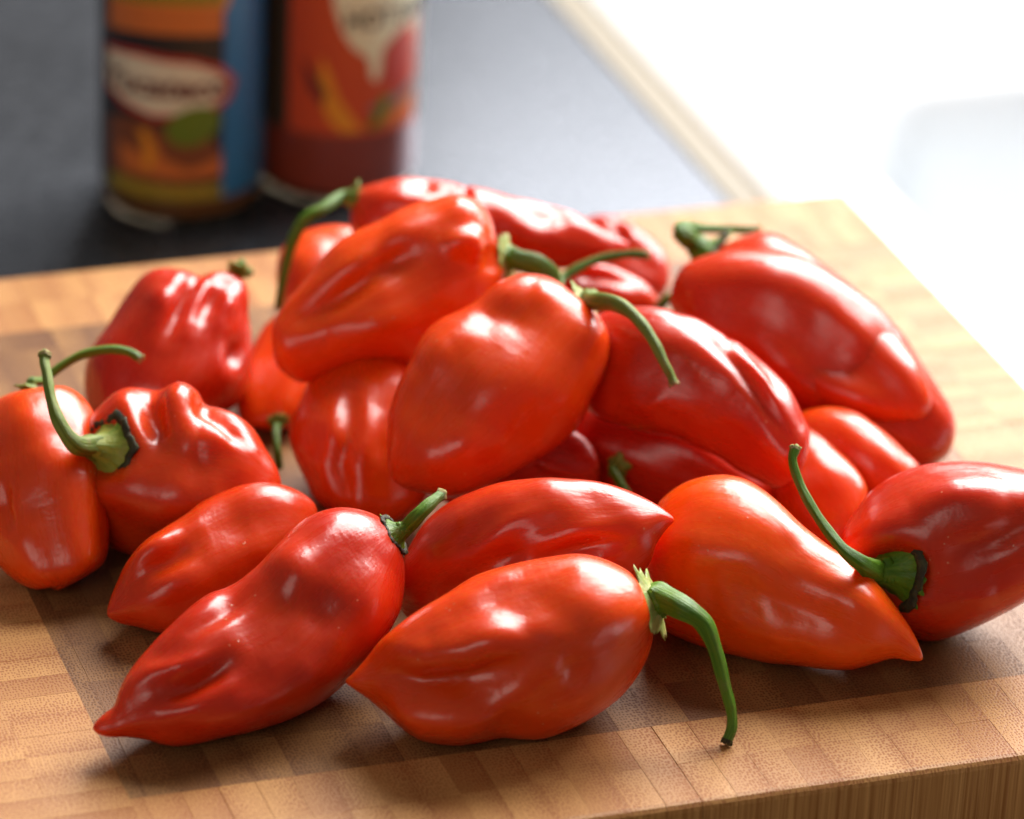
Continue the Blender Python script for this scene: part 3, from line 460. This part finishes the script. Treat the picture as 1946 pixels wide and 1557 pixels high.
{'id':'wrinkled','S':(-0.31,16.68),'T':(1.24,-16.68),'up':[(-6.01,15.23),(-10.88,11.08),(-13.36,5.9),(-14.81,2.49),(-15.02,-0.1),(-13.67,-4.25),(-11.6,-8.49),(-9.43,-12.33),(-4.97,-15.13)],'lo':[(5.9,15.95),(11.4,10.26),(14.4,1.97),(15.02,-5.28),(13.16,-11.5),(7.98,-16.16)],'k':0.85,'lean':16.67,'seed':157,'col':(0.45,0.3),'feat':[([(-2.18,8.18),(-2.59,0.93),(-4.45,-5.28),(-3,-12.54)],2.07,-1.1),([(2.28,6.11),(0.73,-2.18),(1.97,-10.46)],2.69,0.6),([(-9.63,3),(-8.39,-5.28)],3.11,-0.4)],'o':[-33.23,41.99,12.59],'base':[-32.7,41.79,-0.4]},
{'id':'center','S':(15.42,16.64),'T':(-19.07,-19.27),'up':[(11.66,19.78),(9.23,21.1),(6.19,21.61),(2.84,21.3),(-0.51,19.78),(-3.25,17.75),(-5.27,16.03),(-8.32,14.3),(-11.77,12.68),(-14.1,10.65),(-15.82,7.91),(-17.55,4.16),(-19.17,1.12),(-20.59,-2.64),(-21.5,-5.98),(-21.61,-9.03),(-21.61,-11.97),(-21.3,-15.11),(-20.49,-17.85)],'lo':[(18.56,14.2),(19.98,12.17),(21.1,9.94),(21.61,7),(21,3.85),(19.37,0.41),(17.65,-3.04),(16.53,-5.88),(15.01,-8.42),(13.19,-10.24),(10.85,-12.17),(5.58,-15.11),(1.42,-17.55),(-2.64,-19.58),(-5.98,-21),(-9.23,-21.61),(-12.48,-21.2),(-15.82,-20.39)],'k':0.85,'lean':16.31,'seed':164,'col':(0.5,0.35),'feat':[([(-5.07,15.42),(0,12.88),(5.07,10.85)],3.65,-0.6),([(6.09,18.97),(11.16,15.42)],3.65,0.5),([(-2.03,10.85),(4.06,9.33)],2.64,0.4),([(-15.22,3.25),(-9.13,7.3)],5.07,0.5),([(-7.1,-15.01),(0,-8.93)],5.07,0.5),([(17.24,9.33)],4.06,0.6)],'blunt':0.8,'calyx':{'p':(15.82,16.13),'ax':(0.75,0.5,0.3),'r':3.65,'teeth':5,'style':'pale'},'stem':{'p':[(15.22,16.23,0),(18.06,16.23,5),(21.3,15.93,10),(24.34,14.4,14),(27.18,11.36,18),(29.42,7.81,20),(31.24,4.06,21),(32.46,1.72,21),(33.07,0.1,21)],'r':[4.46,3.35,2.23,1.72,1.47,1.32,1.22,1.12,1.32]},'o':[-7.07,30.18,31.26],'base':[-8.04,30.26,13.6]}]

LABELS={
'front_center':'orange-red pepper in the front middle with its green stem curving down onto the board',
'front_left':'long dark red wrinkled pepper at the front left with pointed tip on the board',
'behind_left':'small red pepper lying just behind the long dark red front-left pepper',
'calyx_left':'round red pepper on the left with black-rimmed calyx and stem facing the viewer',
'left_edge':'orange-red pepper cut off by the left edge of the picture',
'back_left':'dark red upright pepper at the back left beside the bare board',
'orange_upright':'orange pepper squeezed between the back-left dark red pepper and the top orange one',
'top_orange':'big bright orange pepper on top of the pile pointing left',
'back_orange':'mostly hidden orange pepper behind the hanging stem at the back left of the pile',
'top_back':'red pepper at the very top back with a green stem drooping to the left',
'back_right_pink':'shiny red pepper lowest at the back of the pile, behind the thin straight stem',
'small_behind':'small red pepper wedged behind the central pepper with a stub of stem',
'right_big':'large red pepper at the back right with hooked green stem folded over it',
'behind_right_big':'red pepper half hidden behind the large back-right pepper, showing at its right end',
'mid_right':'glossy red pepper right of the central one with a long crease along its top',
'dark_under':'dark shaded red pepper underneath the glossy creased one',
'dark_mid':'dark red pepper in the gap below the central pepper, nearly hidden',
'lower_center':'red pepper lying sideways below the central one with its tip pointing right',
'orange_right':'plain orange pepper at the front right with its tip pointing right, no stem visible',
'right_red':'round red pepper cut off by the right edge with ragged dark calyx and long stem',
'behind_orange_a':'orange-red pepper behind the thin upright stem at the right',
'behind_orange_b':'orange-red pepper behind the right-edge red pepper, under the large back-right one',
'wrinkled':'wrinkled red pepper standing left of and beneath the central pepper',
'center':'large orange-red pepper in the centre of the pile with wrinkled green stem to the right'}
for d in PEPPERS: build_pepper(d,LABELS[d['id']])
# ------------------------------------------------------------------ hot sauce bottles on the counter
glass=simple('clear_glass',(.42,.33,.22),.06,Transmission_Weight=1.0,IOR=1.45)
def lathe(name,prof,mat,parent,seg=64,smooth=True):
    P=np.array([[(r*math.cos(2*math.pi*j/seg),r*math.sin(2*math.pi*j/seg),z) for j in range(seg)] for r,z in prof])*.001
    return link(name,grid_mesh(name,P),mat,parent)
def wrap(name,polys,rad,mat,parent,th=.12,n=None):
    """flat artwork bent round the bottle: polygons in mm (arc length from the front, height), given real thickness"""
    bm=bmesh.new()
    for poly in polys:
        vs=[bm.verts.new((x,z,0)) for x,z in poly]
        bm.faces.new(vs)
    bmesh.ops.triangulate(bm,faces=bm.faces)
    for _ in range(30):
        es=[e for e in bm.edges if abs(e.verts[0].co.x-e.verts[1].co.x)>1.6]
        if not es: break
        bmesh.ops.subdivide_edges(bm,edges=es,cuts=1); bmesh.ops.triangulate(bm,faces=bm.faces)
    r=bmesh.ops.extrude_face_region(bm,geom=bm.faces[:])
    for q in r['geom']:
        if isinstance(q,bmesh.types.BMVert): q.co.z=th
    for q in bm.verts:
        a=q.co.x/rad; rr=rad+q.co.z; z=artz(q.co.y); q.co=Vector((rr*math.sin(a),-rr*math.cos(a),z))*.001
    bmesh.ops.recalc_face_normals(bm,faces=bm.faces)
    me=bpy.data.meshes.new(name); bm.to_mesh(me); bm.free()
    return link(name,me,mat,parent,smooth=False)
def text_polys_mesh(name,txt,size,x,z,rad,mat,parent,th=.08,shear=0,bold=0.0,sx=1):
    cu=bpy.data.curves.new(name,'FONT'); cu.body=txt; cu.size=size; cu.align_x='CENTER'; cu.align_y='CENTER'; cu.shear=shear; cu.offset=bold; cu.resolution_u=3; cu.fill_mode='FRONT'
    to=bpy.data.objects.new(name,cu); COL.objects.link(to); me=bpy.data.meshes.new_from_object(to); bpy.data.objects.remove(to); bpy.data.curves.remove(cu)
    bm=bmesh.new(); bm.from_mesh(me)
    for q in bm.verts: q.co.x*=sx
    for _ in range(12):
        es=[e for e in bm.edges if abs(e.verts[0].co.x-e.verts[1].co.x)>1.6]
        if not es: break
        bmesh.ops.subdivide_edges(bm,edges=es,cuts=1); bmesh.ops.triangulate(bm,faces=bm.faces)
    r=bmesh.ops.extrude_face_region(bm,geom=bm.faces[:])
    for q in r['geom']:
        if isinstance(q,bmesh.types.BMVert): q.co.z=th
    for q in bm.verts:
        a=(q.co.x+x)/rad; rr=rad+q.co.z; q.co=Vector((rr*math.sin(a),-rr*math.cos(a),artz(q.co.y+z)))*.001
    bmesh.ops.recalc_face_normals(bm,faces=bm.faces); bm.to_mesh(me); bm.free(); me.materials.clear()
    return link(name,me,mat,parent,smooth=False)
ART=(0,0,1)
def artz(z): return ART[0]+(z-ART[1])*ART[2]
def ell(cx_,cz,a,b_,n=28,rot=0,w=0,k=3):
    out=[]
    for i in range(n):
        t=2*math.pi*i/n; q=1+w*math.cos(k*t); x=a*q*math.cos(t); y=b_*q*math.sin(t); out.append((cx_+x*math.cos(rot)-y*math.sin(rot),cz+x*math.sin(rot)+y*math.cos(rot)))
    return out
def rect(x0,x1,z0,z1): return [(x0,z0),(x1,z0),(x1,z1),(x0,z1)]
pr=lambda n,c,r=.35: simple(n,c,r)
ink={'navy':pr('ink_navy',(0.0213,0.0194,0.0234)),'orange':pr('ink_orange',(0.648,0.184,0.0423)),'yellow':pr('ink_yellow',(0.591,0.366,0.0282)),'red':pr('ink_red',(0.508,0.0423,0.0282)),'white':pr('ink_white',(0.8,0.761,0.591)),
 'maroon':pr('ink_maroon',(0.14,0.0211,0.0211)),'green':pr('ink_green',(0.14,0.225,0.0211)),'blue':pr('ink_blue',(.03,.19,.46)),'olive':pr('ink_olive',(0.282,0.239,0.0282)),'scarlet':pr('ink_scarlet',(0.591,0.0776,0.0254)),
 'cream':pr('ink_cream',(0.8,0.8,0.591)),'dark':pr('ink_dark',(0.0583,0.0437,0.0292)),'amber':pr('ink_amber',(0.775,0.311,0.0282)),'brown':pr('ink_brown',(0.225,0.0705,0.0282))}
def bottle(loc,face,rad,H,sauce_col,label):
    root=empty('hot_sauce_bottle',loc); root.rotation_euler=(0,0,face); tag(root,label,'bottle','hot sauce bottles behind the board')
    foot=[(0.01,1.4),(rad*.5,1.0),(rad*.72,.3),(rad*.84,0),(rad*.93,.5),(rad*.975,1.4),(rad*.985,2.3),(rad*.98,2.6),(rad*.93,2.7),(.01,2.7)]
    lathe('glass_foot',foot,glass,root,64)
    body_=[(.01,2.75),(rad*.93,2.75),(rad*.975,3.0),(rad,4.4),(rad,H*.58),(rad*.97,H*.62),(rad*.82,H*.68),(rad*.55,H*.75),(rad*.40,H*.82),(rad*.36,H*.9),(rad*.36,H*.96),(.01,H*.96)]
    lathe('filled_body',body_,simple('sauce_in_glass',tuple(.75*q for q in sauce_col),.35,Coat_Weight=1.0,Coat_Roughness=.03),root)
    cap=[(.01,H*1.05),(rad*.40,H*1.05),(rad*.44,H*1.035),(rad*.44,H*.94),(rad*.40,H*.93),(.01,H*.93)]
    lathe('cap',cap,simple('cap_plastic',(.35,.02,.015),.35),root,40)
    return root
BOTTLE_L=(7.8, 279.7); BOTTLE_R=(48.6, 283.6)
bl=bottle(bp(*BOTTLE_L,-40),R(2),19.4,165,(.22,.10,.03),'hot sauce bottle with blue side stripe and white banner label, at the left')
rb=19.55; ART=(7,12.5,.92)
lab=wrap('label',[rect(-32,32,12.5,88)],rb,ink['navy'],bl)
wrap('side_stripe',[rect(11.5,31.5,13,87.6)],rb+.14,ink['blue'],lab)
wrap('top_panel',[ell(-4,70,17,10,30)],rb+.14,ink['amber'],lab)
text_polys_mesh('top_lettering','EL',11,-4,76,rb+.3,ink['yellow'],lab,.08,.2,.25)
wrap('arched_band',[[(x,57.5+2.5*math.cos(x/14)) for x in np.linspace(-20,11,16)]+[(x,65.5+2.5*math.cos(x/14)) for x in np.linspace(11,-20,16)]],rb+.3,ink['orange'],lab)
wrap('olive_band',[[(x,66+2.5*math.cos(x/14)) for x in np.linspace(-20,11,16)]+[(x,70+2.5*math.cos(x/14)) for x in np.linspace(11,-20,16)]],rb+.32,ink['olive'],lab)
bn=wrap('banner_border',[[(-21,53),(-10,54.5),(4,53.5),(11,50.5),(15,46),(13.5,41),(8,37),(-6,35.5),(-14,37.5),(-21,41)]],rb+.28,ink['red'],lab)
wrap('banner_panel',[[(-20.4,51.5),(-10,52.8),(4,51.8),(9.8,49),(12.8,45.6),(11.6,42),(7,38.8),(-6,37.2),(-13,39.2),(-20.4,42.6)]],rb+.44,ink['white'],bn)
text_polys_mesh('banner_lettering','Yucateco',8.6,-4.5,45,rb+.6,ink['maroon'],bn,.08,.25,.28)
wrap('pepper_print',[[(-20,33),(-12,35),(-2,33.5),(8,31),(11.4,26),(11.4,19),(0,17.5),(-20,18)]],rb+.16,ink['brown'],lab)
wrap('orange_print',[[(-16,27),(-9,26),(-6,31),(-3,25),(3,22),(11,25),(11,20),(-14,19.5)]],rb+.3,ink['orange'],lab)
wrap('yellow_print',[[(-10,32),(-7.5,33),(-5,27),(-6,21.5),(-8.5,22),(-7.6,27)]],rb+.42,ink['amber'],lab)
wrap('lime_print',[ell(4,34.5,7,5.2,28,.45)],rb+.6,ink['green'],lab)
wrap('yellow_strip',[rect(-20,11.4,13.2,17.4)],rb+.2,ink['olive'],lab)
text_polys_mesh('strip_lettering','SALSA PICANTE',3.6,-4,15.2,rb+.34,ink['yellow'],lab,.06,0,.08)
br=bottle(bp(*BOTTLE_R,-40),R(8),20.1,165,(.34,.06,.035),'hot sauce bottle with orange-red label and cream dripping top, on the right')
rb=20.25; ART=(19,24,.72)
lab=wrap('label',[rect(-30,30,24,88)],rb,ink['dark'],br)
wrap('label_field',[rect(-14.5,22,24.3,87.7)],rb+.14,ink['scarlet'],lab)
dp=[(-3,70),(-1,62),(1.5,56.5),(4,60),(5.5,52),(6.3,45),(7.6,43.5),(8.8,46),(9.2,54),(11,57),(13.5,60),(16,64.5),(18,58),(19.6,60),(21.8,68),(21.8,87.5),(-5,87.5),(-4,78)]
cr=wrap('cream_drip',[dp],rb+.3,ink['cream'],lab)
text_polys_mesh('title_lettering','HOT SAUCE',9.5,15.5,66,rb+.46,ink['dark'],cr,.08,0,.3,.62)
wrap('red_pepper_print',[[(10.5,53),(13,58),(16.5,63),(19,57),(20.5,50),(19,42),(15,38.5),(11.5,42),(10,47)]],rb+.44,ink['red'],lab)
wrap('flame_print',[[(-6,53),(-3.5,46),(-1.5,38),(2.5,30),(4.5,26),(-.5,25.5),(-4,30),(-6.5,40)]],rb+.3,ink['amber'],lab)
wrap('dark_flame_print',[[(-11,52),(-7.5,46),(-4.5,40),(-5.5,35),(-9,41)]],rb+.32,ink['maroon'],lab)
wrap('leaf_print',[[(5.5,27),(8,32),(9.5,38),(12,37),(11,31),(8,26)]],rb+.5,ink['green'],lab)
wrap('grey_print',[[(5,34),(10,36),(16,38),(21,41),(21,36.5),(14,33.5),(8,31.5)]],rb+.4,pr('ink_grey',(.22,.17,.17)),lab)
wrap('orange_print',[[(10,30),(16,33),(21.5,35.5),(21.5,30),(16,27),(10,26)]],rb+.36,ink['orange'],lab)
